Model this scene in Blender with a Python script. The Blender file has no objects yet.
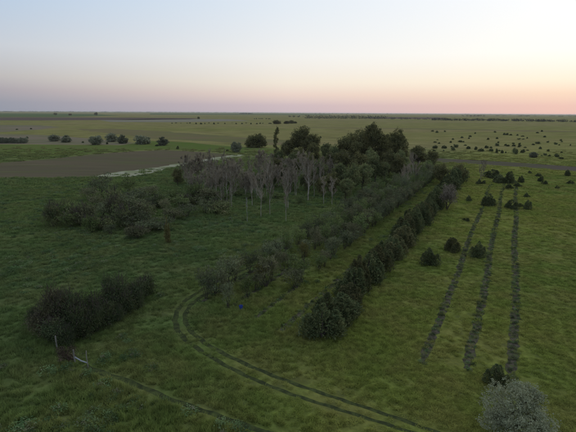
import bpy, math, random
import numpy as np
from mathutils import Matrix, Vector

# ------------------------------------------------------------------ camera
H = 26.0                       # drone height above the plain, metres
F = 443.0                      # focal length in photo pixels (photo 576 x 432)
PITCH = math.radians(13.15)
ROLL = math.radians(0.36)
sc = bpy.context.scene
col = sc.collection
cam_d = bpy.data.cameras.new('camera')
cam = bpy.data.objects.new('camera', cam_d)
col.objects.link(cam)
cam_d.sensor_width = 36.0
cam_d.lens = F / 576.0 * 36.0
cam_d.clip_start = 0.5
cam_d.clip_end = 90000.0
CM = Matrix.Translation((0, 0, H)) @ Matrix.Rotation(math.pi / 2 - PITCH, 4, 'X') @ Matrix.Rotation(ROLL, 4, 'Z')
cam.matrix_world = CM
sc.camera = cam

# ------------------------------------------------------------------ sky, sun, exposure
SUN_AZ = math.radians(31.0)    # to the right of the view axis, just off the right edge of the frame
SUN_EL = math.radians(1.2)
world = bpy.data.worlds.new('World')
sc.world = world
world.use_nodes = True
wt = world.node_tree
wt.nodes.clear()


def wn(t, **k):
    n = wt.nodes.new(t)
    for a, b in k.items():
        setattr(n, a, b)
    return n


sky = wn('ShaderNodeTexSky', sky_type='NISHITA', sun_disc=False)
sky.sun_elevation = SUN_EL
sky.sun_rotation = SUN_AZ
sky.altitude = 600.0
sky.air_density = 1.0
sky.dust_density = 1.0
sky.ozone_density = 1.0
def lin(c):
    return tuple((v / 255 / 12.92 if v <= 10.3 else ((v / 255 + 0.055) / 1.055) ** 2.4) for v in c)


def wl(a, b):
    wt.links.new(a, b)


def wmath(op, a, b=None, clamp=False):
    n = wn('ShaderNodeMath', operation=op, use_clamp=clamp)
    for i, v in enumerate((a, b)):
        if v is None:
            continue
        if isinstance(v, (int, float)):
            n.inputs[i].default_value = v
        else:
            wl(v, n.inputs[i])
    return n.outputs[0]


# dusk sky: one smooth ramp over elevation for each of four azimuths off the afterglow, blended by azimuth
SKY_EL = (0.0, 0.9, 2.2, 3.6, 6.7, 12.3, 30.0, 90.0)
SKY_ROWS = (
    (0.0, ((232, 194, 184), (237, 200, 188), (250, 222, 198), (260, 245, 222), (262, 260, 252), (258, 259, 260), (240, 243, 247), (196, 210, 230))),
    (31.0, ((200, 184, 192), (208, 190, 194), (235, 214, 203), (243, 233, 218), (244, 243, 240), (230, 238, 246), (218, 229, 242), (196, 210, 230))),
    (64.0, ((146, 152, 166), (153, 156, 168), (172, 167, 174), (190, 187, 187), (201, 207, 215), (182, 204, 228), (188, 205, 226), (196, 210, 230))),
    (180.0, ((120, 130, 150), (124, 132, 152), (138, 136, 152), (148, 146, 156), (154, 160, 172), (160, 178, 202), (172, 190, 214), (196, 210, 230))),
)
tc = wn('ShaderNodeTexCoord')
sep = wn('ShaderNodeSeparateXYZ')
wl(tc.outputs['Generated'], sep.inputs[0])
el01 = wmath('DIVIDE', wmath('ARCSINE', sep.outputs[2]), math.pi / 2)
el01 = wmath('POWER', wmath('MAXIMUM', el01, 0.0), 0.5)
az = wmath('ARCTAN2', sep.outputs[0], sep.outputs[1])
az = wmath('SUBTRACT', az, SUN_AZ)
az = wmath('ARCCOSINE', wmath('COSINE', az))
prev = None
for deg, cols in SKY_ROWS:
    r = wn('ShaderNodeValToRGB')
    r.color_ramp.interpolation = 'LINEAR'
    while len(r.color_ramp.elements) < len(SKY_EL):
        r.color_ramp.elements.new(0.5)
    for e, d, c in zip(r.color_ramp.elements, SKY_EL, cols):
        e.position = math.sqrt(d / 90.0)
        e.color = (*lin(c), 1)
    wl(el01, r.inputs[0])
    if prev is None:
        prev, prev_deg = r.outputs[0], deg
        continue
    mr = wn('ShaderNodeMapRange', interpolation_type='LINEAR')
    mr.inputs[1].default_value = math.radians(prev_deg)
    mr.inputs[2].default_value = math.radians(deg)
    wl(az, mr.inputs[0])
    mx = wn('ShaderNodeMix', data_type='RGBA')
    wl(mr.outputs[0], mx.inputs[0])
    wl(prev, mx.inputs[6])
    wl(r.outputs[0], mx.inputs[7])
    prev, prev_deg = mx.outputs[2], deg
mixs = wn('ShaderNodeMix', data_type='RGBA')          # a share of the physical sky, at strength 0.1
mixs.inputs[0].default_value = 0.015
nsc = wn('ShaderNodeVectorMath', operation='SCALE')
nsc.inputs['Scale'].default_value = 0.1
wl(sky.outputs[0], nsc.inputs[0])
wl(prev, mixs.inputs[6])
wl(nsc.outputs[0], mixs.inputs[7])
bg = wn('ShaderNodeBackground')
out = wn('ShaderNodeOutputWorld')
bg.inputs['Strength'].default_value = 1.0
wl(mixs.outputs[2], bg.inputs['Color'])
wl(bg.outputs[0], out.inputs['Surface'])

sun_d = bpy.data.lights.new('sun', 'SUN')
sun = bpy.data.objects.new('sun', sun_d)
col.objects.link(sun)
sun_d.energy = 0.8            # afterglow: the sun is already at the horizon
sun_d.angle = math.radians(35)
sun_d.color = (1.0, 0.80, 0.62)
sdir = Vector((math.sin(SUN_AZ) * math.cos(math.radians(10)), math.cos(SUN_AZ) * math.cos(math.radians(10)), math.sin(math.radians(10))))
sun.rotation_euler = sdir.to_track_quat('Z', 'Y').to_euler()

sc.view_settings.view_transform = 'Standard'
sc.view_settings.look = 'None'
sc.view_settings.gamma = 1.0
sc.view_settings.use_curve_mapping = False
sc.view_settings.exposure = 0.0
sc.cycles.use_denoising = True
sc.cycles.max_bounces = 6
sc.cycles.diffuse_bounces = 4
sc.cycles.transmission_bounces = 2
sc.cycles.volume_bounces = 1
sc.cycles.transparent_max_bounces = 4

rng = np.random.default_rng(7)
rnd = random.Random(11)


# ------------------------------------------------------------------ photo pixel -> place on the plain
def ray(px, py):
    d = CM.to_3x3() @ Vector(((px - 288) / F, -(py - 216) / F, -1.0))
    return d


def g(px, py, z=0.0):
    d = ray(px, py)
    t = (z - H) / d.z
    return (d.x * t, d.y * t)


def depth(x, y):
    return (CM.inverted() @ Vector((x, y, 0))).z * -1.0


def height_of(px, py_base, py_top):
    x, y = g(px, py_base)
    d = ray(px, py_top)
    return max(0.15, H + d.z / math.hypot(d.x, d.y) * math.hypot(x, y))


_v = ray(517, 113.5)
UA = math.atan2(_v.x, _v.y)                      # azimuth of the planted rows
U = np.array((math.sin(UA), math.cos(UA)))       # along the rows, away from the camera
N_ = np.array((math.cos(UA), -math.sin(UA)))     # across the rows, to the right


def st(px, py):
    p = np.array(g(px, py))
    return float(p @ U), float(p @ N_)


def xy(s, t):
    p = U * s + N_ * t
    return float(p[0]), float(p[1])


# ------------------------------------------------------------------ value noise for placing things
_lat = np.random.default_rng(3).random((256, 256))


def vnoise(x, y, scale):
    x = np.asarray(x) / scale + 1000.0
    y = np.asarray(y) / scale + 1000.0
    xi = np.floor(x).astype(int)
    yi = np.floor(y).astype(int)
    fx = x - xi
    fy = y - yi
    fx = fx * fx * (3 - 2 * fx)
    fy = fy * fy * (3 - 2 * fy)
    a = _lat[xi % 256, yi % 256]
    b = _lat[(xi + 1) % 256, yi % 256]
    c = _lat[xi % 256, (yi + 1) % 256]
    d = _lat[(xi + 1) % 256, (yi + 1) % 256]
    return (a * (1 - fx) + b * fx) * (1 - fy) + (c * (1 - fx) + d * fx) * fy


# ------------------------------------------------------------------ materials
class NT:
    def __init__(self, name):
        self.m = bpy.data.materials.new(name)
        self.m.use_nodes = True
        self.t = self.m.node_tree
        self.t.nodes.clear()
        self.pos = None

    def n(self, typ, ins=None, **k):
        nd = self.t.nodes.new(typ)
        for a, b in k.items():
            setattr(nd, a, b)
        for a, b in (ins or {}).items():
            self.set(nd.inputs[a], b)
        return nd

    def set(self, sock, v):
        if hasattr(v, 'is_output'):
            self.t.links.new(v, sock)
        elif isinstance(v, tuple) and len(v) == 3 and sock.type == 'RGBA':
            sock.default_value = (*v, 1)
        else:
            sock.default_value = v

    def position(self):
        if self.pos is None:
            self.pos = self.n('ShaderNodeNewGeometry').outputs['Position']
        return self.pos

    def noise(self, scale, detail=3.0, stretch=None, rough=0.55):
        p = self.position()
        if stretch:
            p = self.n('ShaderNodeMapping', {'Vector': p, 'Scale': stretch}).outputs[0]
        return self.n('ShaderNodeTexNoise', {'Vector': p, 'Scale': scale, 'Detail': detail, 'Roughness': rough}).outputs['Fac']

    def rng(self, v, a, b, c=0.0, d=1.0, smooth=True):
        return self.n('ShaderNodeMapRange', {0: v, 1: a, 2: b, 3: c, 4: d}, interpolation_type='SMOOTHSTEP' if smooth else 'LINEAR').outputs[0]

    def mix(self, f, a, b, blend='MIX'):
        return self.n('ShaderNodeMix', {0: f, 6: a, 7: b}, data_type='RGBA', blend_type=blend).outputs[2]

    def math(self, op, a, b=0.0):
        return self.n('ShaderNodeMath', {0: a, 1: b}, operation=op).outputs[0]

    def value(self, c, v):
        return self.n('ShaderNodeHueSaturation', {'Color': c, 'Value': v}).outputs[0]

    def out(self, shader):
        o = self.n('ShaderNodeOutputMaterial')
        self.t.links.new(shader, o.inputs['Surface'])
        return self.m

    def diffuse(self, c, bump=None, strength=0.5, dist=0.1, rough=0.9):
        nd = self.n('ShaderNodeBsdfPrincipled', {'Base Color': c, 'Roughness': rough, 'Specular IOR Level': 0.0})
        if bump is not None:
            b = self.n('ShaderNodeBump', {'Height': bump, 'Strength': strength, 'Distance': dist})
            self.t.links.new(b.outputs[0], nd.inputs['Normal'])
        return self.out(nd.outputs[0])


def leaf_mat(name, c1, c2, c3, scale=0.8, transl=0.25, vary=0.35):
    k = NT(name)
    c = k.mix(k.rng(k.noise(scale, 3), 0.35, 0.65), c1, c2)
    c = k.mix(k.rng(k.noise(scale * 4.7, 2), 0.52, 0.72), c, c3)
    r = k.n('ShaderNodeObjectInfo').outputs['Random']
    c = k.value(c, k.rng(r, 0.0, 1.0, 1.0 - vary, 1.0 + vary, False))
    d = k.n('ShaderNodeBsdfDiffuse', {'Color': c}).outputs[0]
    if transl:
        tr = k.n('ShaderNodeBsdfTranslucent', {'Color': c}).outputs[0]
        d = k.n('ShaderNodeMixShader', {0: transl, 1: d, 2: tr}).outputs[0]
    return k.out(d)


def bark_mat(name, c1, c2):
    k = NT(name)
    f = k.rng(k.noise(3.0, 4, (1, 1, 0.25)), 0.35, 0.65)
    return k.diffuse(k.mix(f, c1, c2), k.noise(14.0, 3, (1, 1, 0.3)), 0.6, 0.03)


def grass_colour(k):
    """sward colour: yellow-green meadow to the right of the belt, deeper green rough pasture to the left, dry olive far off"""
    p = k.position()
    t = k.n('ShaderNodeVectorMath', {0: p, 1: (float(N_[0]), float(N_[1]), 0.0)}, operation='DOT_PRODUCT').outputs['Value']
    sp = k.n('ShaderNodeSeparateXYZ', {0: p})
    wob = k.math('MULTIPLY', k.math('SUBTRACT', k.noise(0.03, 3), 0.5), 30.0)
    right = k.rng(k.math('ADD', t, wob), -56.0, -4.0)
    big = k.rng(k.noise(0.022, 4), 0.38, 0.64)
    mid = k.rng(k.noise(0.16, 4), 0.36, 0.66)
    fine = k.rng(k.noise(1.1, 3), 0.35, 0.68)
    lft = k.mix(big, G_LEFT[0], G_LEFT[1])
    lft = k.mix(k.math('MULTIPLY', mid, 0.6), lft, G_LEFT[2])
    rgt = k.mix(big, G_RIGHT[0], G_RIGHT[1])
    rgt = k.mix(k.math('MULTIPLY', mid, 0.6), rgt, G_RIGHT[2])
    c = k.mix(right, lft, rgt)
    dist = k.math('ADD', sp.outputs[1], k.math('MULTIPLY', wob, 4.0))
    streak = k.rng(k.noise(0.012, 5, (0.28, 1.0, 1.0)), 0.36, 0.64)
    far = k.mix(streak, G_FAR[0], G_FAR[1])
    far = k.mix(k.math('MULTIPLY', k.rng(k.noise(0.004, 4, (0.4, 1.0, 1.0)), 0.45, 0.65), 0.7), far, G_FAR[2])
    far = k.value(far, k.rng(k.noise(0.09, 5, (0.35, 1.0, 1.0)), 0.3, 0.7, 0.74, 1.22))
    c = k.mix(k.rng(dist, 150.0, 420.0), c, far)
    return k.value(c, k.rng(fine, 0, 1, 0.78, 1.2, False))


G_LEFT = ((0.125, 0.186, 0.066), (0.162, 0.222, 0.068), (0.200, 0.218, 0.084))
G_RIGHT = ((0.212, 0.272, 0.062), (0.270, 0.305, 0.066), (0.320, 0.292, 0.092))
G_FAR = ((0.190, 0.188, 0.062), (0.225, 0.200, 0.078), (0.245, 0.195, 0.095))

k = NT('ground_mat')
_gy = k.n('ShaderNodeSeparateXYZ', {0: k.position()}).outputs[1]
# the sheet is the short dense sward between the tufts, with thatch and soil in patches
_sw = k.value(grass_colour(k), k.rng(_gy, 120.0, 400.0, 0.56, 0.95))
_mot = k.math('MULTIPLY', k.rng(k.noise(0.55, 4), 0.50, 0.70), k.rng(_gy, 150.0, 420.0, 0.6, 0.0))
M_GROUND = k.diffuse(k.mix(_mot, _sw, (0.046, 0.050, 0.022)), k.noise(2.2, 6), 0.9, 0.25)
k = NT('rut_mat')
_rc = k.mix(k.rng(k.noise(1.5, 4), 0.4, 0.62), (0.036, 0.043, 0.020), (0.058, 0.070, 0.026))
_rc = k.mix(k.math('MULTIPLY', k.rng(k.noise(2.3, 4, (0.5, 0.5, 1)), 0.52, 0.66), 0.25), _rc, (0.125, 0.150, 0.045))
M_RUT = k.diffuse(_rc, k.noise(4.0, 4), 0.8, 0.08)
k = NT('grass_mat')
gc = grass_colour(k)
gd = k.n('ShaderNodeBsdfDiffuse', {'Color': gc}).outputs[0]
gt = k.n('ShaderNodeBsdfTranslucent', {'Color': gc}).outputs[0]
M_GRASS = k.out(k.n('ShaderNodeMixShader', {0: 0.4, 1: gd, 2: gt}).outputs[0])

M_WEED = leaf_mat('weed_mat', (0.096, 0.157, 0.065), (0.134, 0.184, 0.076), (0.202, 0.190, 0.122), 0.25, 0.25)
M_DRY = leaf_mat('dry_weed_mat', (0.085, 0.062, 0.045), (0.11, 0.085, 0.06), (0.07, 0.06, 0.04), 0.8, 0.1)


def field_mat(name, c1, c2, c3, s=0.02, stretch=(0.3, 1, 1), grass=0.0):
    k = NT(name)
    c = k.mix(k.rng(k.noise(s, 5, stretch), 0.36, 0.64), c1, c2)
    c = k.mix(k.rng(k.noise(s * 6, 4, stretch), 0.45, 0.68), c, c3)
    return k.diffuse(c, k.noise(1.4, 5), 0.8, 0.15)


def plough_mat(name, c1, c2, c3, s=0.02):
    k = NT(name)
    c = k.mix(k.rng(k.noise(s, 5, (0.3, 1, 1)), 0.34, 0.66), c1, c2)
    c = k.mix(k.rng(k.noise(s * 4, 4, (0.2, 1, 1)), 0.48, 0.66), c, c3)
    row = k.noise(0.9, 3, (0.03, 1.0, 1.0))                     # drill rows, seen end-on across the view
    c = k.value(c, k.rng(row, 0.3, 0.7, 0.82, 1.16))
    return k.diffuse(c, k.noise(1.4, 5, (0.15, 1, 1)), 0.8, 0.15)


M_PLOUGH = plough_mat('plough_mat', (0.120, 0.098, 0.062), (0.104, 0.090, 0.056), (0.106, 0.102, 0.052), 0.02)
M_SALT = field_mat('salt_mat', (0.270, 0.265, 0.175), (0.170, 0.190, 0.090), (0.34, 0.325, 0.25), 0.08)
M_DIRT = field_mat('dirt_mat', (0.099, 0.081, 0.064), (0.087, 0.078, 0.053), (0.093, 0.099, 0.046), 0.03)
M_TAN = field_mat('tan_mat', (0.195, 0.156, 0.111), (0.163, 0.146, 0.091), (0.140, 0.140, 0.068), 0.01)
M_RED = field_mat('red_field_mat', (0.104, 0.075, 0.065), (0.120, 0.086, 0.073), (0.111, 0.098, 0.065), 0.004)
M_MARSH = field_mat('marsh_mat', (0.140, 0.130, 0.062), (0.165, 0.130, 0.072), (0.150, 0.150, 0.055), 0.02)
M_FARGREEN = field_mat('far_green_mat', (0.072, 0.114, 0.044), (0.091, 0.124, 0.047), (0.104, 0.124, 0.052), 0.004)
M_BRIGHT = field_mat('bright_green_mat', (0.088, 0.127, 0.031), (0.107, 0.133, 0.036), (0.114, 0.124, 0.047), 0.03)
M_PALE = field_mat('pale_field_mat', (0.202, 0.189, 0.137), (0.176, 0.169, 0.111), (0.221, 0.195, 0.156), 0.006)

k = NT('weed_fabric_mat')
c = k.mix(k.rng(k.noise(1.6, 4), 0.38, 0.62), (0.052, 0.046, 0.033), (0.098, 0.085, 0.061))
c = k.mix(k.rng(k.noise(1.3, 3), 0.48, 0.58), c, (0.075, 0.085, 0.036))
M_FABRIC = k.diffuse(c, k.noise(5.0, 4), 0.7, 0.06, 0.7)

M_BARK = bark_mat('bark_mat', (0.055, 0.045, 0.036), (0.10, 0.085, 0.07))
M_DEADBARK = bark_mat('dead_bark_mat', (0.22, 0.19, 0.15), (0.42, 0.38, 0.31))
M_SNAG = bark_mat('snag_mat', (0.24, 0.23, 0.21), (0.34, 0.33, 0.30))
M_TWIG = leaf_mat('twig_mat', (0.262, 0.218, 0.155), (0.215, 0.185, 0.132), (0.315, 0.265, 0.195), 0.5, 0.0)
M_JUNIPER = leaf_mat('juniper_mat', (0.085, 0.112, 0.052), (0.115, 0.135, 0.058), (0.22, 0.205, 0.095), 0.7, 0.25, 0.25)
M_JUNIPER_BROWN = leaf_mat('brown_juniper_mat', (0.1, 0.112, 0.052), (0.135, 0.135, 0.06), (0.25, 0.212, 0.105), 0.7, 0.25, 0.25)
M_THICKET = leaf_mat('thicket_mat', (0.058, 0.08, 0.038), (0.078, 0.096, 0.042), (0.115, 0.112, 0.058), 0.6, 0.2, 0.25)
M_ELM = leaf_mat('elm_mat', (0.12, 0.125, 0.055), (0.16, 0.155, 0.064), (0.215, 0.185, 0.085), 0.22, 0.2, 0.2)
M_ASH = leaf_mat('ash_mat', (0.124, 0.155, 0.067), (0.176, 0.192, 0.078), (0.228, 0.192, 0.109), 0.4, 0.25)
M_SHRUB = leaf_mat('shrub_mat', (0.125, 0.172, 0.062), (0.158, 0.198, 0.068), (0.205, 0.195, 0.092), 0.6, 0.2)
M_BLUESHRUB = leaf_mat('blue_shrub_mat', (0.125, 0.15, 0.082), (0.16, 0.178, 0.09), (0.15, 0.145, 0.075), 0.6, 0.2)
M_MAUVESHRUB = leaf_mat('mauve_shrub_mat', (0.142, 0.148, 0.078), (0.17, 0.16, 0.088), (0.125, 0.158, 0.06), 0.6, 0.15)
M_GOLDSHRUB = leaf_mat('gold_shrub_mat', (0.148, 0.148, 0.047), (0.187, 0.164, 0.055), (0.094, 0.109, 0.044), 0.6, 0.25)
M_BROWNSHRUB = leaf_mat('brown_shrub_mat', (0.082, 0.08, 0.046), (0.105, 0.092, 0.054), (0.075, 0.09, 0.04), 0.6, 0.1)
M_OLIVE = leaf_mat('silver_leaf_mat', (0.23, 0.255, 0.16), (0.29, 0.305, 0.19), (0.34, 0.325, 0.2), 0.8, 0.2, 0.12)
M_GREYBUSH = leaf_mat('grey_bush_mat', (0.185, 0.2, 0.13), (0.23, 0.235, 0.155), (0.14, 0.155, 0.095), 0.5, 0.15)
M_RUST = leaf_mat('rust_needle_mat', (0.17, 0.15, 0.055), (0.19, 0.165, 0.065), (0.12, 0.14, 0.05), 0.8, 0.15)
M_FARTREE = leaf_mat('far_tree_mat', (0.054, 0.063, 0.045), (0.075, 0.081, 0.054), (0.090, 0.087, 0.066), 0.02, 0.15, 0.2)


# ------------------------------------------------------------------ mesh helpers
def mesh(name, V, P, mat):
    """V (n,3), P (m,k) polygons all of k corners"""
    V = np.ascontiguousarray(V, dtype=np.float32)
    P = np.ascontiguousarray(P, dtype=np.int32)
    me = bpy.data.meshes.new(name)
    me.vertices.add(len(V))
    me.vertices.foreach_set('co', V.ravel())
    kk = P.shape[1]
    me.loops.add(P.size)
    me.loops.foreach_set('vertex_index', P.ravel())
    me.polygons.add(len(P))
    me.polygons.foreach_set('loop_start', np.arange(0, P.size, kk, dtype=np.int32))
    me.update(calc_edges=True)
    me.materials.append(mat)
    return me


def unit(a):
    return a / np.maximum(np.linalg.norm(a, axis=1, keepdims=True), 1e-9)


def rdirs(r, n):
    return unit(r.normal(size=(n, 3)))


def cards(r, C, D, length, width):
    """one lozenge-shaped leaf (or spray) per centre C, long axis D"""
    n = len(C)
    D = unit(D)
    S = unit(np.cross(D, rdirs(r, n)))
    L = (length * r.uniform(0.6, 1.25, (n, 1))) / 2
    W = (width * r.uniform(0.6, 1.25, (n, 1))) / 2
    V = np.stack((C - D * L, C + S * W, C + D * L, C - S * W), 1).reshape(-1, 3)
    return V, np.arange(4 * n).reshape(n, 4)


def tubes(paths, sides=5):
    """paths: list of (points, radii) -> one quad mesh"""
    VV, PP, base = [], [], 0
    for pts, rad in paths:
        pts = np.asarray(pts, float)
        m = len(pts)
        for i in range(m):
            a = pts[min(i + 1, m - 1)] - pts[max(i - 1, 0)]
            a = a / (np.linalg.norm(a) + 1e-9)
            u = np.cross(a, (0.3, 0.9, 0.1) if abs(a[2]) > 0.7 else (0, 0, 1))
            u /= np.linalg.norm(u)
            v = np.cross(a, u)
            for j in range(sides):
                w = 2 * math.pi * j / sides
                VV.append(pts[i] + (u * math.cos(w) + v * math.sin(w)) * rad[i])
        for i in range(m - 1):
            for j in range(sides):
                j2 = (j + 1) % sides
                PP.append((base + i * sides + j, base + i * sides + j2, base + (i + 1) * sides + j2, base + (i + 1) * sides + j))
        base += m * sides
    return np.array(VV), np.array(PP)


def bent(r, a, b, wob, n=4):
    a = np.asarray(a, float)
    b = np.asarray(b, float)
    t = np.linspace(0, 1, n)[:, None]
    p = a * (1 - t) + b * t
    p[1:-1] += r.normal(size=(n - 2, 3)) * wob
    return p


def clump_points(r, lobes, clumps, leaves, sigma, inner=0.35):
    """leaf positions in clumps over the skin of ellipsoid lobes, gaps in between"""
    C, O = [], []
    for (c, rad) in lobes:
        c = np.asarray(c, float)
        rad = np.asarray(rad, float)
        d = rdirs(r, clumps)
        rr = np.where(r.random((clumps, 1)) < inner, r.uniform(0.3, 0.85, (clumps, 1)), r.uniform(0.82, 1.12, (clumps, 1)))
        cc = c + d * rad * rr
        p = np.repeat(cc, leaves, 0) + r.normal(size=(clumps * leaves, 3)) * sigma * np.array((1, 1, 0.75))
        C.append(p)
        O.append(np.repeat(d, leaves, 0))
    C = np.concatenate(C)
    O = np.concatenate(O)
    keep = C[:, 2] > 0.03
    return C[keep], O[keep]


class Proto:
    def __init__(self, H0, W0, parts):
        self.H0, self.W0, self.parts = H0, W0, parts      # parts: list of (name, mesh)


def build_juniper(seed, n, L, W, mat, h=4.0, w=4.0):
    """many-leadered juniper: a low skirt and a handful of pointed, feathery leaders of uneven height"""
    r = np.random.default_rng(seed)
    tops = [(0.0, 0.0, 1.0, .30)]
    for _ in range(8):
        a_ = r.uniform(0, 6.28)
        q = r.uniform(.12, .40)
        tops.append((math.cos(a_) * q, math.sin(a_) * q, r.uniform(.58, 1.0) * (1.12 - q), r.uniform(.17, .27)))
    C, D = [], []
    for (ox, oy, th, rj) in tops:
        m = n // len(tops)
        t = r.random(m) ** 0.85
        ang = r.uniform(0, 2 * math.pi, m)
        prof = np.clip(t / 0.18, 0.5, 1) ** 0.7 * (1 - t ** 1.5) ** 0.62
        lump = 0.8 + 0.28 * np.sin(ang * 3 + ox * 19 + t * 7) * np.sin(ang * 4 - t * 11 + oy * 19)
        rad = prof * lump * rj * w * 1.25 * np.sqrt(r.uniform(0.25, 1.0, m))
        C.append(np.stack((ox * w + np.cos(ang) * rad, oy * w + np.sin(ang) * rad, 0.06 + t * h * th * 0.96), 1))
        D.append(np.stack((np.cos(ang) * .6, np.sin(ang) * .6, np.full(m, .8)), 1) + r.normal(size=(m, 3)) * .45)
    C = np.concatenate(C)
    D = np.concatenate(D)
    V, P = cards(r, C, D, L, W)
    tr = [(bent(r, (0, 0, -.15), (0, 0, h * .85), .05, 5), [.14, .11, .08, .05, .02])]
    for (ox, oy, th, rj) in tops[1:]:
        tr.append((bent(r, (0, 0, .2), (ox * w, oy * w, h * th * .8), .05, 4), [.07, .05, .035, .015]))
    return Proto(h, w, [('trunk', mesh('juniper_trunk', *tubes(tr, 4), M_BARK)), ('crown', mesh('juniper_crown', V, P, mat))])


def build_shrub(seed, mat, h=3.6, w=3.2, nlobe=7, clumps=13, leaves=15, L=0.2, W=0.13, low=0.25, stems=5, twigs=60, bark=None, sig=0.19):
    r = np.random.default_rng(seed)
    lobes = []
    for i in range(nlobe):
        a = 2 * math.pi * (i + r.uniform(-.3, .3)) / nlobe
        q = r.uniform(.15, .34) * w
        zc = h * r.uniform(low + .18, .80)
        q *= math.sqrt(max(.1, 1 - ((zc / h - .45) / .62) ** 2)) * 1.05
        rr = w * r.uniform(.17, .25)
        lobes.append(((math.cos(a) * q, math.sin(a) * q, zc), (rr, rr, rr * (h / w) * .95)))
    C, O = clump_points(r, lobes, clumps, leaves, sig * w / 3.2)
    V, P = cards(r, C, O * .5 + rdirs(r, len(C)), L, W)
    tr = []
    for c, rad in lobes:
        b = (r.normal() * .09 * w * .4, r.normal() * .09 * w * .4, -.1)
        tr.append((bent(r, b, c, .05 * w, 4), [.045 * w / 3, .035 * w / 3, .025 * w / 3, .012 * w / 3]))
    TV, TP = tubes(tr, 4)
    if twigs:
        ci = r.integers(0, len(lobes), twigs)
        cc = np.array([lobes[i][0] for i in ci])
        dd = unit(rdirs(r, twigs) + np.array((0, 0, .8)))
        V2, P2 = cards(r, cc + dd * w * .2, dd, .8 * w / 3.2, .05 * w / 3.2)
        TP = np.concatenate((TP, P2 + len(TV)))
        TV = np.concatenate((TV, V2))
    return Proto(h, w, [('trunk', mesh('shrub_stems', TV, TP, bark or M_BARK)), ('crown', mesh('shrub_crown', V, P, mat))])


def build_tree(seed, mat, h=18.0, w=15.0, nlobe=15, clumps=40, leaves=22, L=.6, W=.42, sig=.55, base=.16, bark=None):
    r = np.random.default_rng(seed)
    lobes = []
    for i in range(nlobe):
        d = rdirs(r, 1)[0]
        d[2] = d[2] * .9 + .1
        q = r.uniform(.55, .8)
        c = np.array((d[0] * w * .5 * q, d[1] * w * .5 * q, h * (.52 + d[2] * .46 * q)))
        rr = w * r.uniform(.15, .23)
        lobes.append((c, (rr, rr, rr * .85)))
    lobes.append((np.array((0, 0, h * .62)), (w * .26, w * .26, h * .25)))
    lobes.append((np.array((w * .05, 0, h * .84)), (w * .17, w * .17, h * .15)))
    C, O = clump_points(r, lobes, clumps, leaves, sig)
    C[:, 2] = np.maximum(C[:, 2], h * .06)
    V, P = cards(r, C, O * .4 + rdirs(r, len(C)), L, W)
    fork = np.array((r.normal() * .2, r.normal() * .2, h * base))
    tr = [(bent(r, (0, 0, -.3), fork, .05, 4), [h * .026, h * .022, h * .02, h * .018]),
          (bent(r, fork, (0, 0, h * .85), .3, 5), [h * .017, h * .013, h * .01, h * .006, h * .002])]
    for c, rad in lobes[:-2]:
        tr.append((bent(r, fork + np.array((0, 0, r.uniform(0, .12) * h)), c, .03 * w, 4), [h * .010, h * .008, h * .005, h * .002]))
    return Proto(h, w, [('trunk', mesh('tree_trunk', *tubes(tr, 6), bark or M_BARK)), ('crown', mesh('tree_crown', V, P, mat))])


def build_dead(seed, h=10.0, w=6.0, twigs=420, bark=None, tw=.055, fork=.3):
    r = np.random.default_rng(seed)
    lean = np.array((r.normal() * .05, r.normal() * .05, 1)) * h
    top = lean * .93
    tr = [(bent(r, (0, 0, -.2), top, .18, 7), list(np.linspace(h * .016, h * .004, 7)))]
    ends, dirs = [], []
    nb = 13
    for i in range(nb):
        f = fork + (1 - fork) * (i + .5) / nb
        b = lean * f * .93
        a = r.uniform(0, 2 * math.pi)
        ln = w * .5 * (1.15 - f * .62) * r.uniform(.7, 1.15)
        d = np.array((math.cos(a), math.sin(a), r.uniform(.7, 1.6)))
        d /= np.linalg.norm(d)
        e = b + d * ln
        pts = bent(r, b, e, .12, 4)
        tr.append((pts, [h * .0075, h * .006, h * .0045, h * .002]))
        for j in range(3):
            b2 = b + (e - b) * r.uniform(.35, .9)
            d2 = unit((d + r.normal(size=3) * .55 + np.array((0, 0, .35)))[None])[0]
            e2 = b2 + d2 * ln * r.uniform(.35, .6)
            tr.append((bent(r, b2, e2, .06, 3), [h * .0045, h * .003, h * .0015]))
            ends += [(b2, e2, d2)]
        ends += [(b, e, d)]
    idx = r.integers(0, len(ends), twigs)
    f = r.uniform(.3, 1.0, (twigs, 1))
    B = np.array([ends[i][0] for i in idx])
    E = np.array([ends[i][1] for i in idx])
    D = np.array([ends[i][2] for i in idx]) + r.normal(size=(twigs, 3)) * .6 + np.array((0, 0, .3))
    V, P = cards(r, B + (E - B) * f + unit(D) * .35, D, .95, tw)
    return Proto(h, w, [('trunk', mesh('dead_trunk', *tubes(tr, 5), bark or M_DEADBARK)), ('crown', mesh('dead_twigs', V, P, M_TWIG))])


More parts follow.
